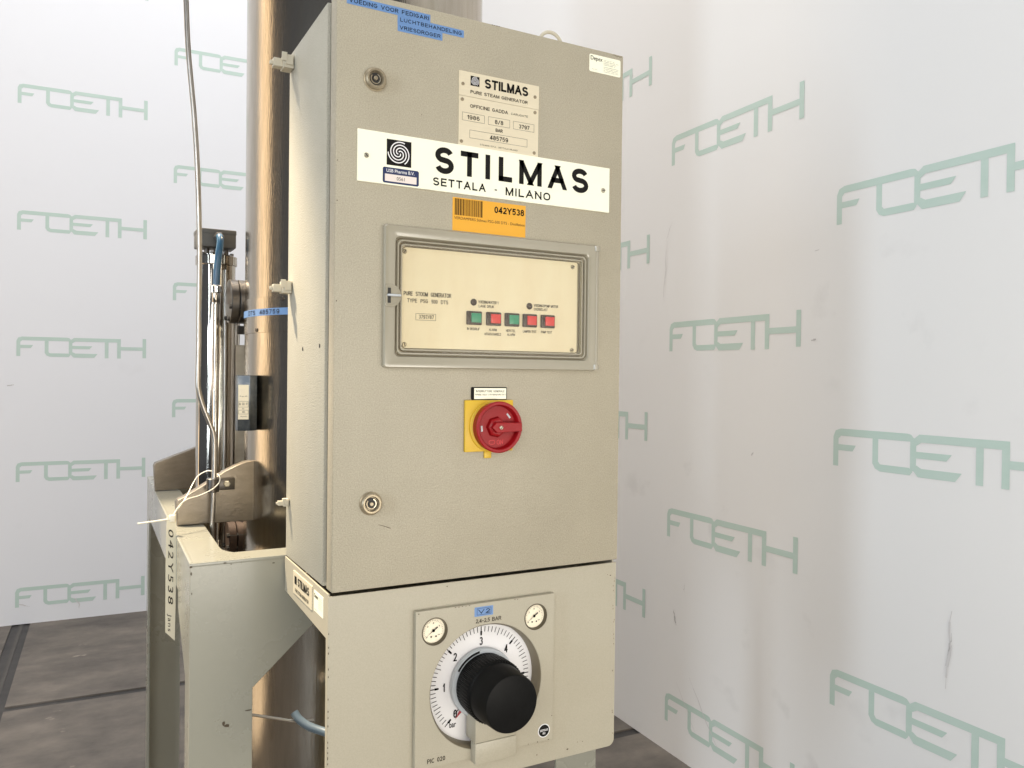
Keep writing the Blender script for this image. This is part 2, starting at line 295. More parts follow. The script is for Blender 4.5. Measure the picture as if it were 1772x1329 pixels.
# single-stroke lettering (upper case, digits) like engraved or grotesque print
def _arc(cx, cy, rx, ry, a0, a1, n=9): return [(cx+rx*math.cos(R(a0+(a1-a0)*i/n)), cy+ry*math.sin(R(a0+(a1-a0)*i/n))) for i in range(n+1)]
def _ring(): return [_arc(.5, .62, .5, .38, 0, 180, 10)+_arc(.5, .38, .5, .38, 180, 360, 10)+[(1, .62)]]
GL = {
 'A': (.9, [[(0, 0), (.5, 1)], [(.5, 1), (1, 0)], [(.2, .33), (.8, .33)]]),
 'B': (.75, [[(0, 0), (0, 1)], [(0, 1)]+_arc(.6, .77, .34, .23, 90, -90)+[(0, .54)], [(0, .54)]+_arc(.62, .27, .38, .27, 90, -90)+[(0, 0)]]),
 'C': (.8, [_arc(.5, .6, .5, .4, 35, 180)+_arc(.5, .4, .5, .4, 180, 325)]),
 'D': (.8, [[(0, 0), (0, 1)], [(0, 1)]+_arc(.5, .6, .5, .4, 90, 0)+_arc(.5, .4, .5, .4, 0, -90)+[(0, 0)]]),
 'E': (.7, [[(0, 0), (0, 1)], [(0, 1), (1, 1)], [(0, .52), (.88, .52)], [(0, 0), (1, 0)]]),
 'F': (.66, [[(0, 0), (0, 1)], [(0, 1), (1, 1)], [(0, .5), (.85, .5)]]),
 'G': (.85, [_arc(.5, .6, .5, .4, 35, 180)+_arc(.5, .4, .5, .4, 180, 345)+[(1, .46)], [(1, .46), (.55, .46)]]),
 'H': (.78, [[(0, 0), (0, 1)], [(1, 0), (1, 1)], [(0, .52), (1, .52)]]),
 'I': (0, [[(0, 0), (0, 1)]]),
 'J': (.6, [[(1, 1), (1, .3)]+_arc(.5, .3, .5, .3, 0, -180)]),
 'K': (.75, [[(0, 0), (0, 1)], [(0, .35), (1, 1)], [(.35, .58), (1, 0)]]),
 'L': (.62, [[(0, 0), (0, 1)], [(0, 0), (1, 0)]]),
 'M': (.95, [[(0, 0), (0, 1)], [(1, 0), (1, 1)], [(.03, 1), (.5, .0)], [(.97, 1), (.5, .0)]]),
 'N': (.8, [[(0, 0), (0, 1)], [(1, 0), (1, 1)], [(0, 1), (1, 0)]]),
 'O': (.88, _ring()),
 'P': (.72, [[(0, 0), (0, 1)], [(0, 1)]+_arc(.6, .73, .4, .27, 90, -90)+[(0, .46)]]),
 'Q': (.88, _ring()+[[(.6, .3), (1, 0)]]),
 'R': (.76, [[(0, 0), (0, 1)], [(0, 1)]+_arc(.6, .75, .38, .25, 90, -90)+[(0, .5)], [(.55, .5), (1, 0)]]),
 'S': (.76, [_arc(.5, .75, .46, .25, 20, 90, 5)+_arc(.5, .75, .5, .25, 90, 235, 9)+_arc(.5, .26, .5, .26, 62, -90, 10)+_arc(.5, .26, .5, .26, -90, -165, 5)]),
 'T': (.78, [[(.5, 0), (.5, 1)], [(0, 1), (1, 1)]]),
 'U': (.8, [[(0, 1)]+_arc(.5, .4, .5, .4, 180, 360)+[(1, 1)]]),
 'V': (.85, [[(0, 1), (.5, 0)], [(.5, 0), (1, 1)]]),
 'W': (1.2, [[(0, 1), (.25, 0)], [(.25, 0), (.5, 1)], [(.5, 1), (.75, 0)], [(.75, 0), (1, 1)]]),
 'X': (.8, [[(0, 0), (1, 1)], [(0, 1), (1, 0)]]), 'Y': (.8, [[(0, 1), (.5, .48)], [(1, 1), (.5, .48)], [(.5, .5), (.5, 0)]]),
 'Z': (.75, [[(0, 1), (1, 1)], [(1, 1), (0, 0)], [(0, 0), (1, 0)]]),
 '0': (.58, _ring()), '1': (.22, [[(1, 0), (1, 1)], [(1, 1), (0, .78)]]),
 '2': (.6, [_arc(.5, .7, .48, .3, 165, -25)+[(.05, .0)], [(0, 0), (1, 0)]]),
 '3': (.6, [_arc(.48, .76, .44, .24, 155, -80)+_arc(.48, .27, .5, .27, 85, -160)]),
 '4': (.64, [[(.75, 0), (.75, 1)], [(.75, 1), (0, .27)], [(0, .27), (1, .27)]]),
 '5': (.6, [[(.92, 1), (.15, 1)], [(.15, 1), (.08, .52)], [(.08, .52)]+_arc(.48, .33, .5, .33, 120, -155)]),
 '6': (.6, [_arc(.5, .7, .5, .3, 30, 180)+_arc(.5, .31, .5, .31, 180, 360)+_arc(.5, .31, .5, .31, 0, 170)]),
 '7': (.58, [[(0, 1), (1, 1)], [(1, 1), (.35, 0)]]),
 '8': (.6, [_arc(.5, .77, .43, .23, -90, 270, 14), _arc(.5, .28, .5, .28, 90, 450, 14)]),
 '9': (.6, [_arc(.5, .3, .5, .3, 210, 360)+_arc(.5, .69, .5, .31, 0, 360, 14)]),
 '-': (.35, [[(0, .42), (1, .42)]]), '.': (0, [[(0, 0), (0, .12)]]), ',': (0, [[(0, -.12), (0, .12)]]), '/': (.45, [[(0, 0), (1, 1)]]), ' ': (.35, []),
}
def smesh(s, u0, u1, v0, v1, wt, gap=.34, Mx=None):
    """wt = stroke width as a share of the letter height"""
    h = v1-v0; sw = wt*h; cells = []; x = 0
    for ch in s:
        wd, st = GL.get(ch, GL[' ']); cells.append((x, wd, st)); x += wd+gap
    nat = x-gap; k = (u1-u0-sw)/nat if nat > 0 else 1; qs = []
    for cx, wd, st in cells:
        for pl in st:
            pts = [(u0+sw/2+(cx+px*wd)*k, v0+sw/2+py*(h-sw)) for px, py in pl]
            # run straight stroke ends out to the full height at the flat cuts
            qs += ribbon_joined(pts, sw)
    return qs
def ribbon_joined(pts, w_):
    P = [p for i, p in enumerate(pts) if i == 0 or math.hypot(p[0]-pts[i-1][0], p[1]-pts[i-1][1]) > 1e-7]
    if len(P) < 2: return []
    if len(P) == 2:   # straight stroke: extend by half a width when upright or level
        (ax, ay), (bx, by) = P; l = math.hypot(bx-ax, by-ay); ex, ey = (bx-ax)/l*w_/2, (by-ay)/l*w_/2
        if abs(ey) < 1e-9 or abs(ex) < 1e-9: P = [(ax-ex, ay-ey), (bx+ex, by+ey)]
        else:
            hw = w_/2/abs(ey/(w_/2)) if abs(ey) > 1e-6 else w_/2      # slanted stroke cut level at top and bottom
            q = w_/2; sl = (bx-ax)/(by-ay); d_ = q if by > ay else -q
            a2, b2 = (ax-sl*d_, ay-d_), (bx+sl*d_, by+d_)
            return [[(a2[0]-hw*.95, a2[1]), (a2[0]+hw*.95, a2[1]), (b2[0]+hw*.95, b2[1]), (b2[0]-hw*.95, b2[1])]]
    return ribbon(P, w_)
def stext(s, u0, u1, v0, v1, Mx, m='ink', parent=None, wt=.13, gap=.34, name='lettering'):
    return polys(name, smesh(s, u0, u1, v0, v1, wt, gap), Mx, m, parent)
def stexts(rows, Mx, m='ink', parent=None, wt=.13, gap=.34, name='lettering'):
    qs = []
    for r in rows: qs += smesh(*r[:5], r[5] if len(r) > 5 else wt, gap)
    return polys(name, qs, Mx, m, parent)
def stext_parts(rows, *a, **k):      # one object per line of print
    for r in rows: stexts([r], *a, **k)
def outline(x0, x1, z0, z1, t):
    return [rect(x0, x1, z0, z0+t), rect(x0, x1, z1-t, z1), rect(x0, x0+t, z0+t, z1-t), rect(x1-t, x1, z0+t, z1-t)]
def spiral_emblem(x0, x1, z0, z1, y, parent, name='emblem'):
    e = shape(name, [rect(x0, x1, z0, z1)], .0002, frame_xz(y), 'ink', parent)
    cx, cz, rr = (x0+x1)/2, (z0+z1)/2, (x1-x0)*.46; qs = []
    for k in range(3):
        a0 = R(100+120*k); pts = []
        for i in range(33):
            t = i/32; r = rr*(.10+.88*t**.9); a = a0-R(400)*t; pts.append((cx+r*math.cos(a), cz+r*math.sin(a)))
        qs += ribbon(pts, (x1-x0)*.042)
    polys('spiral_lines', qs, frame_xz(y-.0004), 'dial', e)
    return e
def screw(x, z, r, y, parent, ang=0, m='screw'):
    lathe('screw', (x, y, z), (0, -1, 0), [(r*1.02, -.0002), (r, .0008), (r*.8, .0015), (0, .0017)], m, parent, 20)
    c, s = math.cos(ang), math.sin(ang); h = r*.16; l = r*.86
    sc_ = polys('screw_slot', [[(x+c*l-s*h, z+s*l+c*h), (x-c*l-s*h, z-s*l+c*h), (x-c*l+s*h, z-s*l-c*h), (x+c*l+s*h, z+s*l-c*h)]], frame_xz(y-.0019), 'dark', parent)

# ------------------------------------------------------------------ floor and walls
ZF = -.95
aR, aB = R(-2.482), R(-2.144)
def on_right(u, z, off=0): return Vector((1.411+u*math.sin(aR)-off*math.cos(aR), -u*math.cos(aR)-off*math.sin(aR)*-1, z))
MR = Matrix(((math.sin(aR), 0, -math.cos(aR), 1.411), (-math.cos(aR), 0, -math.sin(aR), 0), (0, 1, 0, 0), (0, 0, 0, 1)))   # u, v, out of wall
MB = Matrix(((math.cos(aB), 0, math.sin(aB), 0), (math.sin(aB), 0, -math.cos(aB), 3.56), (0, 1, 0, 0), (0, 0, 0, 1)))
def slab_mesh(u0, u1, v0, v1, t, Mx, name, m, parent=None):
    bm = bmesh.new(); bm_box(bm, u0, u1, v0, v1, -t, 0); me = bpy.data.meshes.new(name)
    bmesh.ops.transform(bm, matrix=Mx, verts=bm.verts); bmesh.ops.recalc_face_normals(bm, faces=bm.faces); bm.to_mesh(me); bm.free(); return link(name, me, m, parent)
# floor: dark bedding sheet with separate slabs standing on it, dark joints between
fl = slab_mesh(-9, 9, -9, 9, .1, Matrix.Translation((0, 0, ZF-.006)), 'floor', 'joint'); fl['kind'] = 'structure'
MF = Matrix.Rotation(aB, 4, 'Z') @ Matrix.Translation((0, 0, ZF))
JX, JY, JW, PX, PY = -.668, 2.395, .080, 1.5, 1.15
ys = [JY+JW/2+.0]
for i in range(-3, 3):
    for j in range(-3, 1):
        x0 = JX+i*PX+JW/2; x1 = x0+PX-JW
        yb = JY+j*PY+.024; yt = yb+PY-.048
        if j == 0: yt = 3.9
        s = shape('floor_slab', [rect(x0, x1, yb, yt)], .006, MF @ Matrix.Translation((0, 0, -.006)), 'slab', fl)
# thin lighter seam inside the wide joint running away from the camera
for i in (0, 1): shape('joint_rail', [rect(JX+i*PX-.006, JX+i*PX+.010, -1, 3.9)], .002, MF @ Matrix.Translation((0, 0, -.006)), 'rail', fl)
wb = slab_mesh(-5, 1.262, ZF, 3.2, .08, MB, 'back_wall', 'wallb'); tag(wb, 'white board wall with pale green printed logos behind the machine on the left', 'wall')
wr = slab_mesh(-3.70, 3.2, ZF, 3.2, .08, MR, 'side_wall', 'wallr'); tag(wr, 'white board wall with pale green printed logos and scuffs right of the cabinet', 'wall')
def logo_mesh():
    H = 1.0
    def arc(cx, cz, r, a0, a1, n=5): return [(cx+r*math.cos(R(a0+(a1-a0)*i/n)), cz+r*math.sin(R(a0+(a1-a0)*i/n))*A) for i in range(n+1)]
    A = 1/.1657; h = 1.0; t = .028; tv = .19; out = []
    # F: stem with rounded shoulder running into the long top bar
    out.append([(0, 0), (t, 0), (t, h-tv-.08), (t+.014, h-tv), (.43-.027, h-tv), (.405, h-.10), (.392, h-.02), (.375, h), (.04, h), (.012, h-.06), (0, h-.22)])
    out.append([(t, .42), (.105, .42), (.122, .58), (t, .58)])
    # O: left stem, rounded foot, bottom bar, right stem
    out.append([(.208, h-tv), (.236, h-tv), (.236, .24), (.246, .17), (.385, .17), (.401, .08), (.388, -.01), (.245, -.01), (.222, .05), (.208, .18)])
    out.append([(.389, .10), (.416, .10), (.416, .90), (.389, .90)])
    # E
    out.append([(.405, .10), (.425, -.03), (.585, -.03), (.612, .18), (.44, .18), (.418, .25)])
    out.append([(.416, .42), (.548, .42), (.570, .58), (.416, .58)])
    out.append([(.408, .90), (.43, 1.0), (.795, 1.0), (.795, .81), (.44, .81), (.416, .72)])
    out.append([(.668, -.04), (.697, -.04), (.697, .81), (.668, .81)])        # T stem
    out.append([(.766, -.04), (.795, -.04), (.795, .81), (.766, .81)])        # H left
    out.append([(.795, .40), (.971, .40), (.971, .58), (.795, .58)])          # H bar
    out.append([(.971, -.0), (1.0, -.0), (1.0, 1.04), (.971, 1.04)])          # H right
    return out
LW, LH = .587, .0973
LOGO = {}
def logo(u, v, Mx, parent):
    T = Mx @ Matrix.Translation((u, v, .0005)) @ Matrix.Diagonal((LW, LH, 1, 1))
    if 'm' not in LOGO:
        o = polys('printed_logo', logo_mesh(), Matrix.Identity(4), 'logo', parent); me = o.data; k = 0
        # printed strokes laid a hair apart so that crossings stay clean
        seen = 0
        for lp in logo_mesh():
            for i in range(len(lp)): me.vertices[seen+i].co.z = k*.00006
            seen += len(lp); k += 1
        LOGO['m'] = me
    else:
        o = link('printed_logo', LOGO['m'], None, parent)
    o.matrix_local = T
    return o
for c, u in enumerate((-2.44, -1.735, -1.0277, -.3234, .381, 1.085)):
    for k in range(-2, 5):
        v = 1.0314-.6263*(k+(.5 if c % 2 == 1 else 0))
        if v > ZF+.02 and v < 3.0: logo(u, v, MR, wr)
for c, u in enumerate((-2.7, -1.984, -1.268, -.5607, .1552)):
    for k in range(-3, 5):
        v = 1.641-.6263*(k+(.5 if c % 2 == 0 else 0))
        if v > ZF+.02 and v < 3.0: logo(u, v, MB, wb)
# scuffs on the boards
def scuffs(parent, Mx, lst, m):
    qs = []
    for (u, v, du, dv, w_) in lst:
        n = 7; pts = [(u+du*i/n+random.uniform(-.004, .004), v+dv*i/n) for i in range(n+1)]
        for i in range(n):
            ww = w_*math.sin(math.pi*(i+.5)/n)*random.uniform(.5, 1.1); qs += ribbon(pts[i:i+2], ww)
    o = polys('scuff_marks', qs, Mx @ Matrix.Translation((0, 0, .0022)), m, parent); o['kind'] = 'stuff'; return o
M_['scuff'] = mat('grey scuff', (.48, .46, .45, 1), .8); M_['scuff2'] = mat('faint scuff', (.64, .62, .61, 1), .8)

# ------------------------------------------------------------------ control cabinet
cab = thing('control_cabinet', 'beige steel control cabinet with nameplates, window panel and red main switch', 'control cabinet')
W, H = .5, .866
body = box('cabinet_body', 0, W, .050, .284, 0, H-.002, 'side', cab, .0025)
box('door_seal', .005, W-.005, .028, .052, .006, H-.006, 'groove', cab)
door = box('door', -.0005, W, 0, .029, .0015, H, 'door', cab, .0022, 2)
FX = frame_xz
def lockpart(x, z):
    l = lathe('door_lock', (x, 0, z), (0, -1, 0), [(.0172, 0), (.0172, .0015), (.0160, .0022), (.0155, .0065), (.0135, .0085), (.0112, .0085), (.0100, .0060), (.0098, .0030), (.0, .0030)], 'lock', cab, 40)
    lathe('lock_core', (x, -.0032, z), (0, -1, 0), [(.0088, 0), (.0088, .0015), (.0070, .0018), (0, .0018)], 'dark', l, 28)
    lathe('lock_pin', (x-.0008, -.005, z), (0, -1, 0), [(.0030, 0), (.0030, .0030), (.0022, .0036), (0, .0036)], 'lock', l, 16)
    pts = [(x+.0068*math.cos(R(a)), z+.0068*math.sin(R(a))) for a in range(-60, 80, 10)]
    polys('key_track', ribbon(pts, .0016), FX(-.0052), 'screw', l)
    pts = [(x+.0072*math.cos(R(a)), z+.0072*math.sin(R(a))) for a in range(140, 300, 12)]
    polys('key_track', ribbon(pts, .0016), FX(-.0052), 'lock', l)
lockpart(.0565, .7442); lockpart(.0560, .1270)
# blue embossed tapes at the top
for (x0, x1, z0, z1, s, a, b, c, d) in ((.0137, .1425, .8452, .8568, 'VOEDING VOOR FEDIGARI', .0172, .1401, .8478, .8538),
                                        (.0905, .1982, .8340, .8450, 'LUCHTBEHANDELING', .0945, .1945, .8368, .8424),
                                        (.0908, .1625, .8222, .8338, 'VRIESDROGER', .0940, .1592, .8252, .8308)):
    t = shape('label_tape', [rect(x0, x1, z0, z1)], .0004, FX(0), 'blue', cab)
    stext(s, a, b, c, d, FX(-.0006), 'ink', t, .17, .42)
# sticker top right
t = shape('address_sticker', [rrect(.4299, .4937, .8275, .8565, .003)], .0003, FX(0), 'white', cab)
text('Depex', .4323, .4562, .8448, .8540, FX(-.0005), 'ink', t, .01)
rows = []; rnd = random.Random(3)
for k in range(8):
    z = .8512-.0026*k-(.0012 if k > 3 else 0); rows.append((''.join(rnd.choice('aenrsot ') for _ in range(14)), .4585, .478+rnd.random()*.012, z-.0011, z))
texts(rows, FX(-.0005), 'ink2', t)
text('www.depex.nl', .4349, .4457, .8312, .8326, FX(-.0005), 'ink', t)
# type plate (two aluminium plates)
pu = shape('type_plate', [rect(.1906, .3324, .7458, .7834)], .0012, FX(0), 'cream', cab)
pl = shape('rating_plate', [rect(.1908, .3320, .6690, .7452)], .0010, FX(0), 'cream', cab)
spiral_emblem(.2100, .2252, .7633, .7783, -.0012, pu, 'emblem')
stext('STILMAS', .2345, .3123, .7632, .7780, FX(-.0015), 'ink', pu, .22, .42)
stext('PURE STEAM GENERATOR', .2100, .3113, .7511, .7561, FX(-.0015), 'ink', pu, .18)
stext_parts([('OFFICINE GADDA', .2097, .2760, .7292, .7344, .17), ('CARUGATE', .2817, .3124, .7297, .7330), ('1986', .2052, .2261, .7108, .7172, .17), ('8/8', .2529, .2678, .7106, .7172, .17),
       ('3797', .2958, .3154, .7104, .7168, .17), ('BAR', .2543, .2668, .6986, .7038, .18), ('485759', .2445, .2766, .6848, .6917, .17), ('STILMAS S.P.A.  SETTALA MILANO', .2272, .2941, .6735, .6758)], FX(-.0013), 'ink', pl)
polys('ruled_boxes', sum([outline(a, b, c, d, .0004) for a, b, c, d in ((.1964, .2347, .7079, .7205), (.2412, .2796, .7079, .7205), (.2857, .3240, .7079, .7205), (.2093, .3115, .6824, .6949))], []), FX(-.0013), 'ink2', pl)
for x, z, p in ((.1971, .7636, pu), (.3251, .7650, pu), (.1963, .7397, pl), (.3254, .7402, pl), (.1955, .6753, pl), (.3247, .6752, pl)):
    lathe('rivet', (x, -.0011, z), (0, -1, 0), [(.0028, 0), (.0026, .0008), (.0016, .0010), (.0012, .0004), (0, .0004)], 'lock', p, 16)
# white banner plate
bn = shape('banner_plate', [rect(.0308, .4718, .5943, .6692)], .0026, FX(0), 'white', cab)
yb = -.0029
for ch, a, b in (('S', .1515, .1825), ('T', .1939, .2239), ('I', .2364, .2443), ('L', .2597, .2839), ('M', .2967, .3384), ('A', .3512, .3852), ('S', .3961, .4289)):
    stext(ch, a, b, .6209 if ch == 'S' else .6220, .6611 if ch == 'S' else .6602, FX(yb), 'ink', bn, .215, name='letter')
stext('SETTALA', .1485, .2371, .6018, .6140, FX(yb), 'ink', bn, .19, .50)
polys('dash', [rect(.2530, .2574, .6062, .6080)], FX(yb), 'ink', bn)
stext('MILANO', .2725, .3548, .6012, .6138, FX(yb), 'ink', bn, .19, .50)
spiral_emblem(.0748, .1132, .6230, .6608, -.0026, bn)
screw(.0440, .6323, .0037, -.0026, bn, R(-50)); screw(.4590, .6306, .0040, -.0026, bn, R(10))
st = shape('inventory_sticker', [rrect(.0690, .1255, .5964, .6194, .0028)], .0003, FX(-.0026), 'navy', cab)
polys('sticker_window', [rect(.0722, .1218, .5990, .6096)], FX(-.0031), 'pink', st)
text('USB Pharma B.V.', .0746, .1183, .6123, .6172, FX(-.0031), 'dial', st, .008)
text('0561', .0905, .1030, .6016, .6068, FX(-.0033), 'ink2', st)
# yellow barcode sticker
ys_ = shape('barcode_sticker', [rect(.1822, .3106, .5376, .5886)], .0003, FX(0), 'yellow', cab)
rnd = random.Random(11); x = .1860; bars = []
while x < .2330:
    wd = rnd.choice((.0005, .0005, .0009, .0014)); bars.append(rect(x, min(x+wd, .2335), .5618, .5870)); x += wd+rnd.choice((.0005, .0007, .0011))
polys('barcode', bars, FX(-.0005), 'ink', ys_)
stext('042Y538', .2542, .3077, .5715, .5818, FX(-.0005), 'ink', ys_, .20, .38)
text('VERDAMPERS Stilmas PSG-500 DTS - Distillation', .1850, .3088, .5552, .5594, FX(-.0005), 'ink2', ys_)
# window cover frame: concentric rounded ridges
def rr_frame(name, x0, x1, z0, z1, prof, m, parent):
    bm = bmesh.new(); rings = []
    for ins, y, cr in prof:
        rings.append([bm.verts.new((a, y, b)) for a, b in rrect(x0+ins, x1-ins, z0+ins, z1-ins, cr)])
    for A, B in zip(rings, rings[1:]):
        n = len(A)
        for i in range(n): bm.faces.new((A[i], A[(i+1) % n], B[(i+1) % n], B[i]))
    return bm_obj(name, bm, m, parent)
cv = rr_frame('window_cover', .0706, .4432, .3255, .5350, [(0, 0, .004), (0, -.008, .004), (.0015, -.0100, .004), (.0150, -.0110, .006), (.0165, -.0100, .007), (.0180, -.0060, .008), (.0195, -.0060, .008), (.0205, -.0090, .008),
    (.0225, -.0090, .007), (.0235, -.0055, .006), (.0255, -.0055, .006), (.0262, -.0075, .005), (.0280, -.0075, .004), (.0285, -.0008, .003), (.0305, -.0004, .002)], 'clear', cab)
def rr_ring(a, b_, y, m, parent):
    A = rrect(.0706+a, .4432-a, .3255+a, .5350-a, .0085); B = rrect(.0706+b_, .4432-b_, .3255+b_, .5350-b_, .0080); n = len(A)
    return polys('cover_groove_line', [[A[i], A[(i+1) % n], B[(i+1) % n], B[i]] for i in range(n)], FX(y), m, parent)
M_['groove_line'] = mat('dark groove line', srgb(92, 82, 62), .7)  # for thin dark lines drawn along the grooves of the cover frame
rr_ring(.0181, .0193, -.0063, 'groove_line', cv); rr_ring(.0237, .0252, -.0058, 'groove_line', cv); rr_ring(.0288, .0298, -.0012, 'groove_line', cv)
shape('window_pane', [rrect(.0910, .4235, .3450, .5155, .006)], .0008, FX(-.0062), 'pane', cv)
cyl('hinge_rod', (.4452, -.0070, .3300), (.4452, -.0070, .5310), .0030, 'clear', cv, 14)
for z in (.3275, .5255): cyl('hinge_knuckle', (.4440, -.0080, z), (.4440, -.0080, z+.0085), .0058, 'clear', cv, 18)
def half_disc(r): return [(.0715, .4310-r*math.sin(math.acos(-.0075/r)))]+[(.0790+r*math.cos(R(a)), .4310+r*math.sin(R(a))) for a in [-math.degrees(math.acos(-.0075/r))+2*math.degrees(math.acos(-.0075/r))*i/20 for i in range(21)]]
shape('cover_latch', [half_disc(.0170)], .0070, FX(-.0055), 'clear', cv, .0008)
shape('latch_dish', [half_disc(.0130)], .0015, FX(-.0123), 'clear', cv, .0004)
lat = box('latch_wing', .0730, .0935, -.0200, -.0135, .4296, .4328, 'collar', cv, .0012)
box('latch_slot', .0745, .0790, -.0146, -.0136, .4200, .4420, 'dark', cv)
ip = shape('indicator_plate', [rect(.1000, .4105, .3520, .5062)], .0008, FX(0), 'ivory', cab)
yi = -.0011
stext_parts([('PURE  STOOM  GENERATOR', .1039, .1811, .4337, .4400), ('TYPE  PSG  500  DTS', .1094, .1762, .4237, .4294), ('3797/87', .1282, .1527, .4000, .4058), ('VOEDINGWATER 1', .2274, .2625, .4282, .4328), ('LAGE DRUK', .2282, .2551, .4218, .4262),
       ('VOEDINGSPOMP MOTOR', .3274, .3734, .4278, .4322), ('OVERBELAST', .3274, .3533, .4218, .4260), ('IN BEDRIJF', .2086, .2303, .3859, .3900), ('ALARM', .2466, .2604, .3858, .3898), ('UITGESCHAKELD', .2388, .2679, .3789, .3829),
       ('HERSTEL', .2769, .2938, .3854, .3893), ('ALARM', .2789, .2931, .3794, .3833), ('LAMPEN TEST', .3076, .3325, .3854, .3896), ('POMP TEST', .3413, .3621, .3855, .3895)], FX(yi), 'ink2', ip, wt=.15)
polys('ruled_box', outline(.1233, .1560, .3976, .4078, .0005), FX(yi), 'ink2', ip)
for x, z in ((.1048, .4988), (.4007, .4972), (.1056, .3607), (.4008, .3595)): screw(x, z, .0036, -.0008, ip, random.uniform(0, 3))
for x, z in ((.2192, .4294), (.3190, .4282)): lathe('signal_lamp', (x, -.0006, z), (0, -1, 0), [(.0053, 0), (.0053, .0012), (.0040, .0020), (0, .0024)], 'bhouse', ip, 24)
for k, (x0, c) in enumerate(((.2074, 'green'), (.2414, 'dred'), (.2743, 'green'), (.3069, 'dred'), (.3405, 'dred'))):
    z0 = .3942; b = box('push_button', x0-.0006, x0+.0255, -.0045, -.0004, z0, z0+.0212, 'bhouse', ip, .0015)
    box('button_lens', x0+.0062, x0+.0232, -.0068, -.0042, z0+.0036, z0+.0180, c, b, .0008)
# main switch
ml = shape('switch_label', [rrect(.2167, .2792, .2778, .2976, .002)], .0022, FX(0), 'ink', cab, .0003)
polys('label_field', [rect(.2212, .2776, .2790, .2960)], FX(-.0026), 'white', ml)
stext_parts([('INTERRUTTORE GENERALE', .2240, .2745, .2895, .2928), ('APRIRE SOLO CON MANOVRA IN 0', .2228, .2762, .2846, .2872)], FX(-.0029), 'ink2', ml)
sw = box('switch_plate', .2048, .2890, -.0055, 0, .1970, .2774, 'swyel', cab, .0012)
box('locking_tab', .2395, .2520, -.0035, 0, .1862, .1975, 'swyel', sw, .0008)
cx, cz = .2545, .2358
lathe('switch_collar', (cx-.003, -.0055, cz), (0, -1, 0), [(.0400, 0), (.0400, .0035), (.0385, .0045), (.0, .0045)], 'swyel', sw, 48)
RC = (cx, cz)
rd = lathe('switch_rotor', (cx, -.0100, cz), (0, -1, 0), [(.0385, 0), (.0388, .0100), (.0400, .0125), (.0400, .0150), (.0385, .0160), (.0350, .0158), (.0335, .0140), (.0325, .0060), (.0200, .0060), (.0200, .0060), (0, .0060)], 'red', sw, 56)
lathe('rotor_hub', (cx-.0020, -.0160, cz), (0, -1, 0), [(.0170, 0), (.0150, .0060), (.0120, .0080), (0, .0080)], 'red', sw, 7)
hp = [(cx-.0150, cz-.0000), (cx-.0085, cz+.0078), (cx+.0360, cz+.0068), (cx+.0368, cz-.0066), (cx-.0070, cz-.0082)]
shape('switch_handle', [hp], .0140, FX(-.0180), 'red', sw, .0012)
screw(cx-.0005, cz-.0002, .0030, -.0320, sw, R(50))
for a in (150+35, 40): 
    px, pz = cx+.0265*math.cos(R(a)), cz+.0265*math.sin(R(a)); t = R(a+90); 
    box_ = shape('rotor_slot', [[(px+math.cos(t)*.0045+math.sin(t)*.0014, pz+math.sin(t)*.0045-math.cos(t)*.0014), (px+math.cos(t)*.0045-math.sin(t)*.0014, pz+math.sin(t)*.0045+math.cos(t)*.0014),
            (px-math.cos(t)*.0045-math.sin(t)*.0014, pz-math.sin(t)*.0045+math.cos(t)*.0014), (px-math.cos(t)*.0045+math.sin(t)*.0014, pz-math.sin(t)*.0045-math.cos(t)*.0014)]], .0008, FX(-.0160), 'collar', sw)
stext_parts([('O', cx-.014, cx-.003, cz-.0275, cz-.0200), ('ON', cx+.000, cx+.011, cz-.0275, cz-.0200)], FX(-.0163), mat('moulded red mark', srgb(206, 50, 54), .4), sw)
# hinge clips on the left side, side labels, small holes
def clip(z, y, s=1.0, simple=False):
    bm = bmesh.new()
    bm_box(bm, -.014*s, -.001, y-.010*s, y+.010*s, z-.010*s, z+.008*s)
    bm_box(bm, -.012*s, -.002, y-.012*s, y-.0095*s, z-.006*s, z+.006*s)
    if not simple:
        bm_box(bm, -.026*s, -.014*s, y-.004*s, y+.008*s, z-.008*s, z+.003*s)
        bm_box(bm, -.017*s, -.010*s, y-.0125*s, y-.0100*s, z-.002*s, z+.0095*s)
        bm_box(bm, -.030*s, -.026*s, y, y+.005*s, z-.005*s, z)
    bmesh.ops.bevel(bm, geom=bm.edges[:], offset=.0004, segments=1, affect='EDGES')
    return bm_obj('hinge_clip', bm, 'clip', cab)
clip(.843, .262, 1.25); clip(.463, .262, 1.15); clip(.096, .264, .70)
MS = Matrix(((0, 0, -1, 0), (-1, 0, 0, 0), (0, 1, 0, 0), (0, 0, 0, 1)))      # u = -y, v = z, out = -x
for y, z in ((.1773, .3554), (.0646+.012, .3578)): shape('screw_hole', [circ(-y, z, .0034, 16)], .0004, MS, 'dark', cab)
# lifting eye on the roof
ring_pts = [(.4141+.0225*math.cos(R(a)), .1, .9070+.0215*math.sin(R(a))) for a in range(-70, 251, 20)]
tube('lifting_eye', [(p[0], p[1], p[2]-.004) for p in ring_pts], .0032, 'clip', cab, 10, 3)
cyl('eye_base', (.4141, .1, .8640), (.4141, .1, .8800), .009, 'clip', cab, 16)
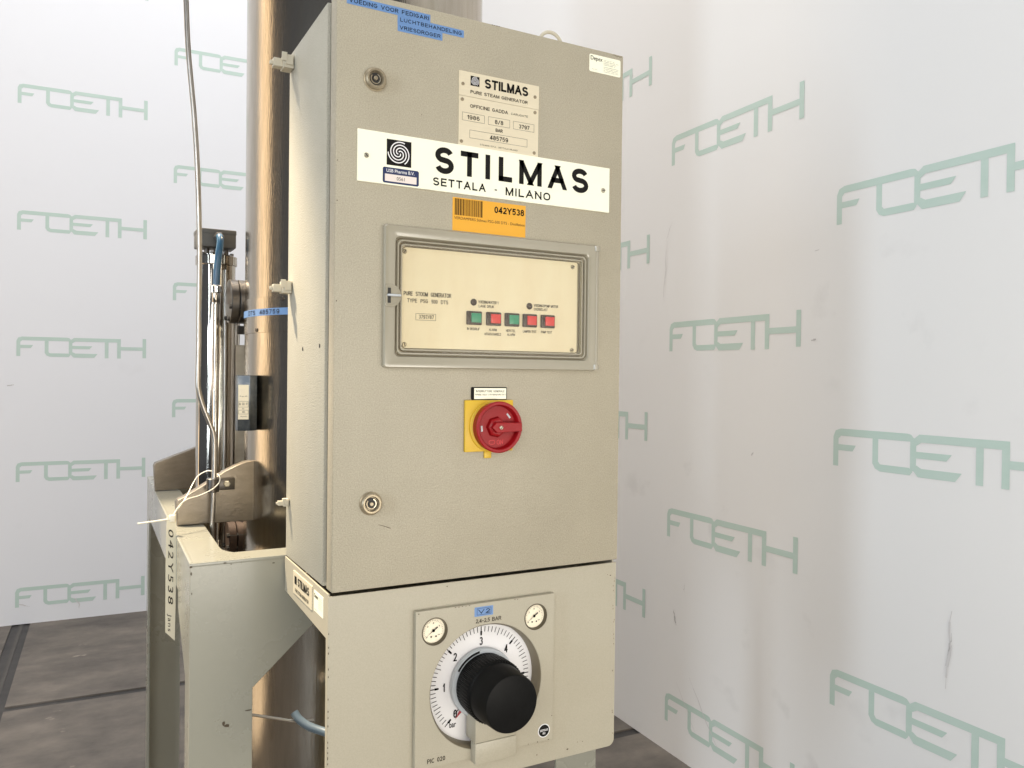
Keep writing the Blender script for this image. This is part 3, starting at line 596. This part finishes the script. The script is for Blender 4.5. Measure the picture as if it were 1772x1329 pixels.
# paint chips on the door
def chips(parent, lst, y, name='paint_chips'):
    rnd = random.Random(5); ps = []
    for (x, z, a, b) in lst:
        ps.append([(x+a*math.cos(t)*rnd.uniform(.6, 1), z+b*math.sin(t)*rnd.uniform(.6, 1)) for t in [2*math.pi*i/7 for i in range(7)]])
    o = polys(name, ps, FX(y), 'chip', parent); o['kind'] = 'stuff'; return o
chips(cab, [(.480+.003*i, .8632+random.uniform(-.001, .001), .0014, .0008) for i in range(6)]+[(.247+.004*i, .8645, .002, .0006) for i in range(4)]+[(.13, .705, .0008, .0008), (.063, .69, .0005, .0006), (.36, .79, .0005, .0006), (.0025, .42, .001, .0012), (.0022, .62, .0012, .001), (.0022, .563, .0012, .001)], -.0004)
polys('scratch', [[(.0682, .0952), (.0780, .0922), (.0874, .0885), (.0871, .0877), (.0778, .0914), (.0684, .0947)]], FX(-.0004), 'chip', cab)

# ------------------------------------------------------------------ control panel housing below the cabinet
pan = thing('gauge_panel', 'beige sheet metal panel under the cabinet carrying the large pressure dial', 'control panel')
CX, CZ = .2523, -.1756
shape('front_plate', [rrect(-.002, .506, -.3260, -.0062, .012, corners=(0, 0, 0, 1)), circ(CX, CZ, .1000, 64)], .0030, FX(.0150), 'panel', pan, .0006)
shape('side_flange', [[(-.2800, -.0010), (-.0150, -.0030), (-.0150, -.3260), (-.0230, -.3260), (-.0235, -.0690), (-.2800, -.0590)]], .0030, Matrix.Translation((.001, 0, 0)) @ MS, 'panel', pan, .0005)
shape('side_flange', [[(-.2800, -.0010), (-.0150, -.0030), (-.0150, -.3200), (-.0600, -.3200), (-.0600, -.0700), (-.2800, -.0590)]], .0030, Matrix.Translation((.5025, 0, 0)) @ MS, 'panel', pan, .0005)
box('top_flange', .001, .502, .0155, .282, -.0340, -.0310, 'panel', pan)
chips(pan, [(.503+random.uniform(-.003, .001), -.02-.3*random.random(), .0006, .0016) for i in range(16)]+[(.4100, -.3130, .0025, .0016), (.35, -.31, .0012, .0012), (.44, -.306, .0012, .0008), (.43, -.305, .0008, .0008), (.494, -.028, .0018, .0012), (.488, -.026, .0008, .0008), (.185, -.012, .0015, .001), (.47, -.11, .0006, .0006)], .0115)
chips(pan, [(-.0010, -.05-.25*random.random(), .0008, .0020) for i in range(18)], .0113)
# label plates on the left flange
pf = shape('small_type_plate', [rect(-.2150, -.0975, -.0475, -.0105)], .0012, Matrix.Translation((-.002, 0, 0)) @ MS, 'cream', pan)
MS2 = Matrix.Translation((-.0037, 0, 0)) @ MS
polys('emblem', [rect(-.204, -.191, -.030, -.017)], MS2, 'ink', pf)
stext('STILMAS', -.183, -.113, -.0300, -.0165, MS2, 'ink', pf, .2, .42)
stext('PURE STEAM GENERATOR', -.200, -.116, -.0425, -.0370, MS2, 'ink', pf, .17)
p2 = shape('address_sticker', [rrect(-.0880, -.0370, -.0445, -.0130, .002)], .0004, Matrix.Translation((-.002, 0, 0)) @ MS, 'white', pan)
texts([('Depex', -.085, -.064, -.0250, -.0170, .02), ('www.depex.nl', -.085, -.070, -.0418, -.0400)]+[('arnhem rto enso', -.062, -.045+.004*(k % 2), -.020-.003*k, -.0187-.003*k) for k in range(6)], Matrix.Translation((-.0027, 0, 0)) @ MS, 'ink2', p2)

# pressure controller mounted on the panel
pc = thing('pressure_controller', 'square beige pressure controller with numbered white dial and big black knob', 'pressure controller')
gh = [circ(.1610, -.0762, .0195, 32), circ(.3395, -.0772, .0195, 32)]
shape('cover_plate', [rect(.1300, .3748, -.2850, -.0427), circ(CX, CZ, .0985, 72)]+gh, .0100, FX(.0120), 'panel', pc, .0010)
lathe('dial_recess', (CX, .0034, CZ), (0, -1, 0), [(.0990, .0008), (.0985, 0), (.0955, -.0050), (.0950, -.0260)], 'rim', pc, 72)
df = lathe('dial_face', (CX, .0270, CZ), (0, -1, 0), [(.0960, 0), (0, 0.0002)], 'dial', pc, 72)
MD = FX(.0262, CX, CZ); MD2 = FX(.0264, CX, CZ)
tk = []; big = []
for i in range(0, 54):
    a = R(225-4.5*i); r1 = .0880; r0 = .0790 if i % 5 else (.0755 if i % 10 else .0750)
    wd = .0005 if i % 10 else .0007; c, s = math.cos(a), math.sin(a)
    tk.append([(c*r0-s*wd, s*r0+c*wd), (c*r1-s*wd, s*r1+c*wd), (c*r1+s*wd, s*r1-c*wd), (c*r0+s*wd, s*r0-c*wd)])
    if i % 10 == 0:
        wd = .0017; q0, q1 = .0735, .0805
        big.append([(c*q0-s*wd*.8, s*q0+c*wd*.8), (c*q1-s*wd, s*q1+c*wd), (c*q1+s*wd, s*q1-c*wd), (c*q0+s*wd*.8, s*q0-c*wd*.8)])
polys('dial_ticks', tk+big, MD, 'ink', df)
nr = []
for n in range(0, 6):
    a = R(225-45*n); r = .0645 if n else .0630; x, z = r*math.cos(a), r*math.sin(a); wd = .0031 if n != 1 else .0016
    nr.append((str(n), x-wd, x+wd, z-.0066, z+.0066))
for r in nr: stexts([r], MD, 'ink', df, .15, name='dial_numeral')
text('bar', -.0545, -.0430, -.0655, -.0560, MD, 'ink', df, .01)
lathe('knob_collar', (CX, .0250, CZ), (0, -1, 0), [(.0550, 0), (.0550, .0080), (.0540, .0100), (.0440, .0100), (.0440, .018)], 'collar', pc, 56)
pts = [(.0518*math.cos(R(a)), .0518*math.sin(R(a))) for a in range(150, 96, -3)]
ka = polys('collar_print', ribbon(pts, .0036), FX(.0147, CX, CZ), 'ink', pc)
polys('red_pointer', [[(-.0350, -.0350), (-.0300, -.0400), (-.0455, -.0535)]], FX(.0250, CX, CZ), 'redtri', pc)
polys('black_pointer', [[(-.034, -.0325), (-.033, -.0335), (-.0470, -.0465), (-.0480, -.0455)]], FX(.0254, CX, CZ), 'ink', pc)
NR = 240
def ribs(r, t, i): return r-(.0016 if (i % 4) in (0, 1) and .014 < t < .046 else 0)
kb = lathe('adjusting_knob', (CX, .0180, CZ), (0, -1, 0), [(.0430, 0), (.0488, .0040), (.0490, .0150), (.0500, .0160), (.0500, .0450), (.0478, .0480), (.0465, .0490), (.0440, .0940), (.0430, .0965), (.0410, .0972), (.0, .0972)], 'knob', pc, NR, ribs)
# foot block under the knob
box('bracket_foot', .2240, .2960, -.0145, .0030, -.2885, -.2560, 'panel', pc, .0008)
box('bracket_arm', .2243, .2957, -.0135, .0200, -.2555, -.1950, 'panel', pc, .0006)
for gx, gz in ((.1610, -.0762), (.3395, -.0772)):
    g = lathe('small_gauge', (gx, .0021, gz), (0, -1, 0), [(.0218, -.0003), (.0212, .0006), (.0198, .0008), (.0194, -.0005), (.0190, -.0078)], 'bezel', pc, 40)
    f = lathe('gauge_face', (gx, .0085, gz), (0, -1, 0), [(.0191, 0), (0, .0001)], 'gface', g, 40)
    MG = FX(.0078, gx, gz); ps = []
    for i in range(25):
        a = R(220-10.8*i*.95); c, s = math.cos(a), math.sin(a); r0, r1, wd = (.0145 if i % 5 else .0135), .0165, .00018
        ps.append([(c*r0-s*wd, s*r0+c*wd), (c*r1-s*wd, s*r1+c*wd), (c*r1+s*wd, s*r1-c*wd), (c*r0+s*wd, s*r0-c*wd)])
    for dx in (-.0035, .0045): ps.append(circ(dx, -.0095, .0014, 12))
    polys('gauge_print', ps, MG, 'ink2', f)
    texts([('0', -.0115, -.0098, -.0105, -.0080), ('3', -.0105, -.0085, .0055, .0082), ('6', -.001, .001, .0105, .0132), ('9', .009, .011, .0045, .0072), ('bar', .0075, .0115, -.0085, -.0060)], MG, 'ink2', f)
    a = R(215); c, s = math.cos(a), math.sin(a)
    nd = polys('gauge_needle', [[(c*.0155, s*.0155), (-s*.0005, c*.0005), (-c*.005-s*.0010, -s*.005+c*.0010), (-c*.0085-s*.0009, -s*.0085+c*.0009), (-c*.0085+s*.0009, -s*.0085-c*.0009), (-c*.005+s*.0010, -s*.005-c*.0010), (s*.0005, -c*.0005)], circ(0, 0, .0024, 14)], FX(.0068, gx, gz), 'ink', g)
t = shape('label_tape', [rect(.2280, .2606, -.0628, -.0480)], .0004, FX(.0020), 'blue', pc)
stext('V2', .2345, .2550, -.0587, -.0520, FX(.0013), 'ink', t, .17)
polys('ruled_box', outline(.2320, .2570, -.0606, -.0500, .0006), FX(.0013), 'navy', t)
t = shape('engraved_strip', [rect(.2170, .2850, -.0765, -.0635)], .0003, FX(.0020), 'panel', pc)
stext('2,4-2,5 BAR', .2300, .2752, -.0732, -.0668, FX(.0014), 'ink2', t, .17)
t = shape('engraved_strip', [rect(.1340, .1950, -.2830, -.2650)], .0003, FX(.0020), 'panel', pc)
stext('PIC 020', .1500, .1800, -.2772, -.2702, FX(.0014), 'ink2', t, .17, .42)
t = shape('round_sticker', [circ(.3571, -.2672, .0112, 32)], .0004, FX(.0020), 'dial', pc)
polys('sticker_disc', [circ(.3571, -.2672, .0098, 32)], FX(.0014), 'ink', t)
texts([('samson', .3496, .3646, -.2682, -.2646), ('80', .3545, .3597, -.2732, -.2698)], FX(.0012), 'dial', t, .006)
chips(pc, [(.225+.006*i, -.0437, .002, .0006) for i in range(-5, 0)]+[(.30, -.044, .0012, .0008), (.305, -.0445, .001, .0008), (.366, -.2835, .0022, .0008), (.345, -.2835, .001, .0014), (.372, -.245, .001, .001), (.328, -.2835, .0008, .0008), (.134, -.046, .002, .0008)], .0017)

# ------------------------------------------------------------------ support frame
fr_ = thing('support_frame', 'painted steel support frame with angled gussets and folded legs under the machine', 'frame')
front = [(-.155, 0), (-.155, ZF), (-.053, ZF), (-.053, -.223), (.075, -.104), (.435, -.104), (.5595, -.223), (.5595, ZF), (.6595, ZF), (.6595, 0)]
MFf = FX(.2935)
shape('front_frame_plate', [front], .006, MFf, 'frame', fr_, .001)
dirv = Vector((.0267, 1, 0)).normalized()
def side_mat(x): # u runs back along the beam, v up, out = -x
    return Matrix(((dirv.x, 0, -dirv.y, x), (dirv.y, 0, dirv.x, .2875), (0, 1, 0, 0), (0, 0, 0, 1)))
sideL = [(0.006, 0), (0.006, ZF), (.070, ZF), (.070, -.210), (.212, -.125), (.214, -.098), (1.16, -.106), (1.185, -.225), (1.185, ZF), (1.257, ZF), (1.257, 0)]
sideL = [(0.0065, 0), (0.0065, ZF), (.070, ZF), (.070, -.210), (.211, -.126), (.211, -.095), (1.150, -.110), (1.185, -.230), (1.185, ZF), (1.257, ZF), (1.257, 0)]
shape('side_frame_plate', [sideL], .006, side_mat(-.149), 'frame', fr_, .001)
shape('side_frame_plate', [sideL], .006, side_mat(.6600), 'frame', fr_, .001)
MBk = Matrix(((1, 0, 0, .0335), (0, 0, -1, 1.5445), (0, 1, 0, 0), (0, 0, 0, 1)))
shape('rear_frame_plate', [[(-.150, 0), (-.150, ZF), (-.060, ZF), (-.060, -.223), (.075, -.104), (.435, -.104), (.5700, -.223), (.5700, ZF), (.6595, ZF), (.6595, 0)]], .006, MBk, 'frame', fr_, .001)
# top flange: one welded ring, rounded inner corner
MT = Matrix(((1, 0, 0, 0), (0, 1, 0, 0), (0, 0, 1, -.0065), (0, 0, 0, 1)))
def ringtop():
    o = [(-.1555, .2872), (.6600, .2872), (.6935, 1.5455), (-.1220, 1.5455)]
    i = [(-.0950+.02, .350), (.600, .350), (.630, 1.480), (-.0600, 1.480), (-.0905, .400), (-.089, .380), (-.083, .362)]
    return [o, i]
shape('top_flange', ringtop(), .006, MT, 'frame', fr_, .0008)
chips(fr_, [(-.1535, -.006, .003, .002), (-.1530, -.017, .0015, .004), (-.152, -.05, .001, .002), (-.10, -.004, .004, .0015), (-.09, -.007, .002, .001), (-.06, -.26, .008, .0012), (-.095, -.28, .006, .003), (-.1, -.275, .003, .005), (-.02, -.012, .003, .001)], .2868)

# ------------------------------------------------------------------ pressure vessel
ves = thing('steam_vessel', 'tall brushed stainless steel steam column standing behind the cabinet', 'steam vessel')
VX, VY, VR = .278, .705, .268
lathe('vessel_shell', (VX, VY, ZF+.05), (0, 0, 1), [(VR*.9, 0), (VR, .03), (VR, 3.3), (0, 3.35)], 'steel', ves, 128)
sl = lathe('shell_sleeve', (VX, VY, .4010), (0, 0, 1), [(VR, 0), (VR+.0022, .0005), (VR+.0022, .0745), (VR+.001, .0750), (VR, .0750)], 'steel', ves, 128)
def on_vessel(me, r):   # u = angle in degrees, v = z
    for v in me.vertices:
        a, z = R(v.co.x), v.co.y; v.co = (VX+r*math.cos(a), VY+r*math.sin(a), z)
def curved_strip(name, a0, a1, z0, z1, r, m, parent, n=20):
    bm = bmesh.new(); L0 = [bm.verts.new((VX+r*math.cos(R(a0+(a1-a0)*i/n)), VY+r*math.sin(R(a0+(a1-a0)*i/n)), z0)) for i in range(n+1)]
    L1 = [bm.verts.new((v.co.x, v.co.y, z1)) for v in L0]
    for i in range(n): bm.faces.new((L0[i], L0[i+1], L1[i+1], L1[i]))
    me = bpy.data.meshes.new(name); bm.to_mesh(me); bm.free(); return link(name, me, m, parent, True)
tp = curved_strip('label_tape', -185, -128, .4365, .4510, VR+.0030, 'blue', ves)
lt = stext('DTS  485759', -174*.00468, -148*.00468, .4392, .4486, Matrix.Identity(4), 'ink', tp, .17)
for v in lt.data.vertices: v.co.x /= .00468
on_vessel(lt.data, VR+.0034)
for a, z in ((-146.4, .4693), (-164.7, .4072)):
    c, s = math.cos(R(a)), math.sin(R(a)); lathe('screw', (VX+c*VR, VY+s*VR, z), (c, s, 0), [(.0045, .002), (.0040, .0045), (0, .0050)], 'flange', ves, 12)
# nameplate bracket on the column
np_pts = [(-.0250, .6350), (-.0232, .6180), (.0002, .6110), (.0030, .6125), (.0165, .6220), (.0205, .6400), (.0180, .6620), (-.0150, .6600)]
npb = shape('nameplate_bracket', [np_pts], .116, Matrix.Translation((0, 0, .1950)), 'bluegy', ves, .0012)
A_ = Vector((-.0232, .6180)); B_ = Vector((.0002, .6110)); dd = (B_-A_).normalized(); nn = Vector((dd.y, -dd.x))
MN = Matrix(((dd.x, 0, nn.x, A_.x+nn.x*.0008), (dd.y, 0, nn.y, A_.y+nn.y*.0008), (0, 1, 0, 0), (0, 0, 0, 1)))
npl = shape('rating_plate', [rect(.0010, .0222, .2190, .2910)], .0008, MN, 'cream', npb)
texts([('S.p.A', .004, .0195, .2655, .2685), ('86', .003, .0065, .2485, .2540), ('8/8', .0095, .0135, .2485, .2540), ('97', .0165, .020, .2485, .2540), ('bar', .0095, .0135, .240, .2435), ('485', .009, .015, .2325, .2365), ('MILANO', .006, .019, .2240, .2262)], Matrix.Translation((nn.x*.0012, nn.y*.0012, 0)) @ MN, 'ink2', npl)
polys('ruled_box', outline(.002, .0215, .2445, .2570, .0005)+outline(.002, .0215, .2300, .2385, .0005), Matrix.Translation((nn.x*.0012, nn.y*.0012, 0)) @ MN, 'ink2', npl)
# support lugs welded on the column, standing on the frame
lug = [(-.1350, .0010), (-.1376, .0470), (-.1345, .0535), (-.1220, .0590), (-.0800, .0840), (-.0420, .1085), (-.0220, .1180), (-.0020, .1260), (.0192, .1290), (.0200, .0010)]
shape('support_lug', [[(x, z) for x, z in lug]], .030, FX(.678), 'plate', ves, .0018)
shape('support_lug', [[(-.1294, .0010), (-.1330, .0660), (-.1295, .0745), (-.0302, .1120), (.0300, .1330), (.0420, .0010)]], .030, FX(1.232), 'plate', ves, .0018)
shape('rear_bar', [rect(.0123, .0380, .0010, .3815)], .010, FX(.860), 'plate', ves, .001)
# flanged nozzles between the column and the filter housing
for z, m in ((.4785, 'flange'), (-.0620, 'rust')):
    y = .80
    for k, (x0, x1) in enumerate(((-.0130, .0040), (.0056, .0230))):
        cyl('flange', (x0, y, z), (x1, y, z), .0500 if z > 0 else .0380, m, ves, 40, .0015)
    cyl('nozzle', (.0200, y, z), (.0600, y, z), .022, m, ves, 24)
    for a in ((200, 250, 300) if z > 0 else (160, 210, 260, 320)):
        c, s = math.cos(R(a)), math.sin(R(a)); rr = .043 if z > 0 else .033
        cyl('flange_bolt', (-.0180, y+c*rr, z+s*rr), (.0280, y+c*rr, z+s*rr), .0055, 'dark', ves, 6, .001)
cyl('drain_bolt', (.0040, .78, .4130), (.0280, .78, .4130), .0110, 'dark', ves, 6, .001)
cyl('drain_pipe', (.0530, .82, ZF), (.0530, .82, -.0100), .0115, 'flange', ves, 20)
# cables passing in front of the column below the frame
tag(tube('thin_rod', [(-.0600, .42, -.3130), (.0000, .42, -.3330), (.0540, .42, -.3520), (.0900, .43, -.3600)], .0026, 'tube', None, 10, 4), 'thin grey rod crossing the steel column behind the frame leg', 'rod')
tag(tube('grey_cable', [(.0520, .425, -.3360), (.0590, .415, -.3470), (.0740, .40, -.3575), (.0960, .38, -.3640), (.1300, .34, -.3680), (.2000, .30, -.3700)], .0078, 'cable', None, 14, 6), 'thick blue grey cable curving behind the gauge panel', 'cable')

# ------------------------------------------------------------------ filter housing (polished cylinder) left of the column
fh = thing('filter_housing', 'polished steel cylinder with grey box on top left of the column', 'cylinder')
PX_, PY_, PR_ = -.0204, .93, .0440
lathe('housing_tube', (PX_, PY_, ZF+.15), (0, 0, 1), [(0, 0), (PR_, .0), (PR_, 1.372), (PR_+.0035, 1.374), (PR_+.0035, 1.394), (PR_, 1.396), (0, 1.396)], 'chrome', fh, 64)
lathe('housing_cap', (PX_, PY_, .5740), (0, 0, 1), [(PR_+.0005, .0), (PR_+.0005, .020), (PR_-.003, .022), (PR_-.003, .0225)], 'chrome', fh, 64)
def bolt_cap(n=8):
    for i in range(n):
        a = R(20+360*i/n); cyl('cap_bolt', (PX_+.036*math.cos(a), PY_+.036*math.sin(a), .5940), (PX_+.036*math.cos(a), PY_+.036*math.sin(a), .6030), .0050, 'flange', fh, 6, .0008)
lathe('cap_plate', (PX_, PY_, .5935), (0, 0, 1), [(0, 0), (.041, 0), (.041, .004), (0, .004)], 'chrome', fh, 48)
bolt_cap()
for dx in (-.022, .000, .022): cyl('box_leg', (PX_+dx, PY_, .596), (PX_+dx, PY_, .618), .006, 'flange', fh, 12)
jb = box('junction_box', -.0680, .0185, .890, .960, .6130, .6520, 'greybx', fh, .003)
box('box_lid', -.0688, .0193, .889, .961, .6435, .6560, 'greybx', jb, .003)
lathe('cable_gland', (-.0230, .890, .6350), (0, -1, 0), [(.0095, 0), (.0095, .010), (.0125, .010), (.0125, .017), (.008, .020), (0, .020)], 'flange', jb, 6)
for x, r in ((.0250, .0035), (.0310, .0028), (-.0060, .0030)): cyl('tie_rod', (x, .885 if x < 0 else .92, ZF+.2), (x, .885 if x < 0 else .92, .560 if x < 0 else .515), r, 'tube', fh, 14)
# blue hose into hex fitting and pipe
bp_ = thing('hose_and_pipe', 'short blue hose from the grey box into a hex fitting on a thin steel pipe', 'hose')
tube('blue_hose', [(-.0230, .874, .6350), (-.0225, .862, .6320), (-.0240, .853, .6150), (-.0290, .848, .5800), (-.0320, .846, .5450), (-.0325, .846, .5150)], .0082, 'hose', bp_, 16, 8)
lathe('hex_fitting', (-.0325, .846, .5180), (0, 0, -1), [(.0070, -.002), (.0125, .002), (.0125, .016), (.0095, .018), (.0095, .040), (.0110, .041), (.0110, .0425), (.0070, .044)], 'chrome', bp_, 6)
lathe('fitting_body', (-.0325, .846, .5000), (0, 0, -1), [(.0098, 0), (.0098, .022), (.0070, .026)], 'chrome', bp_, 24)
cyl('steel_pipe', (-.0325, .846, -.60), (-.0325, .846, .486), .0072, 'chrome', bp_, 24)

# ------------------------------------------------------------------ long bent tube clamped to the lug
bt = thing('bent_steel_tube', 'long thin bent steel tube clamped to the front support lug', 'tube')
tp_ = [(-.1367, .62, 1.35), (-.1330, .62, 1.2), (-.1287, .62, 1.0643), (-.1235, .62, .96), (-.1119, .62, .8353), (-.1045, .62, .7196), (-.1000, .62, .5796), (-.1000, .62, .4400), (-.1000, .62, .3681), (-.1010, .62, .3000), (-.0985, .62, .2740), (-.0900, .62, .2440), (-.0770, .62, .2100), (-.0700, .62, .1880), (-.0680, .62, .1600), (-.0686, .62, .0956), (-.0712, .62, -.0100), (-.0712, .62, -.2000), (-.0712, .62, -.5000)]
tube('tube_run', tp_, .0052, 'tube', bt, 16, 6)
cyl('clamp_sleeve', (-.0712, .62, .0700), (-.0708, .62, .0980), .0125, 'flange', bt, 28, .001)
box('clamp_plate', -.0600, -.0240, .6380, .6475, .0705, .0945, 'flange', bt, .0012)
lathe('clamp_bolt', (-.0405, .6382, .0835), (0, -1, 0), [(.0072, 0), (.0072, .004), (.0055, .006), (0, .006)], 'screw', bt, 6)

# ------------------------------------------------------------------ tag on a cable tie
tg = thing('cable_tie_tag', 'long white handwritten paper tag hanging from a nylon cable tie', 'tag')
MTg = Matrix(((1, 0, 0, 0), (0, 0, -1, .55), (0, 1, 0, 0), (0, 0, 0, 1)))
pt = shape('paper_strip', [[(-.1650, .0400), (-.1480, .0415), (-.1470, -.0300), (-.1490, -.2046), (-.1662, -.1857), (-.1665, -.0600)]], .0006, MTg, 'tag', tg)
def vtext(s, x, z0, z1, hh, m='ink2'):   # letters turned a quarter, reading downwards
    me = text_mesh(s, 0, 1.25, .2); fit(me, 0, z0-z1, 0, hh); me.name = 'handwriting'
    me.transform(Matrix(((0, 1, 0, x), (-1, 0, 0, z0), (0, 0, 1, 0), (0, 0, 0, 1)))); me.transform(Matrix.Translation((0, -.0010, 0)) @ MTg); return link('handwriting', me, m, pt)
vtext('042Y538', -.1618, .0120, -.1330, .0090); vtext('Jans', -.1635, -.1500, -.1850, .0080)
tube('tie_loop', [(-.1545, .560, .0310), (-.1440, .575, .0470), (-.1270, .590, .0610), (-.0980, .600, .0680), (-.0760, .600, .0780), (-.0620, .605, .0890), (-.0580, .615, .1000), (-.0640, .628, .1080), (-.0780, .640, .1120), (-.0960, .640, .1030), (-.1080, .630, .0880), (-.1250, .60, .0640), (-.1480, .57, .0400), (-.1550, .56, .0310)], .0011, 'tie', tg, 8, 6)
tube('tie_end', [(-.1510, .548, .0335), (-.1750, .548, .0310), (-.2161, .548, .0280)], .0017, 'tie', tg, 8, 4)
box('tie_head', -.1610, -.1505, .543, .556, .0270, .0400, 'tie', tg, .0015)

# scuffs: right board and foot of the back board
scuffs(wr, MR, [(-.985, -.46, .012, -.05, .007), (.02, -.25, -.008, -.06, .003), (-.62, .10, -.004, -.012, .005), (-.40, .42, .014, .004, .005), (-.395, .66, .02, .002, .003)], 'scuff')
scuffs(wr, MR, [(-1.02, .84, -.03, -.06, .003), (-1.045, .78, -.02, -.22, .003), (-.90, -.66, .16, -.20, .004), (-.96, -.70, .10, -.14, .003), (-.93, -.36, 0, -.03, .003), (.015, -.20, -.006, -.18, .008)], 'scuff2')
scuffs(wb, MB, [(-.60, .24, .03, .006, .006)], 'scuff')
scuffs(wb, MB, [(-.55, -.845, .05, -.02, .007), (-.30, -.84, .02, -.04, .006), (-.28, -.86, .0, -.04, .005)], 'scuff2')
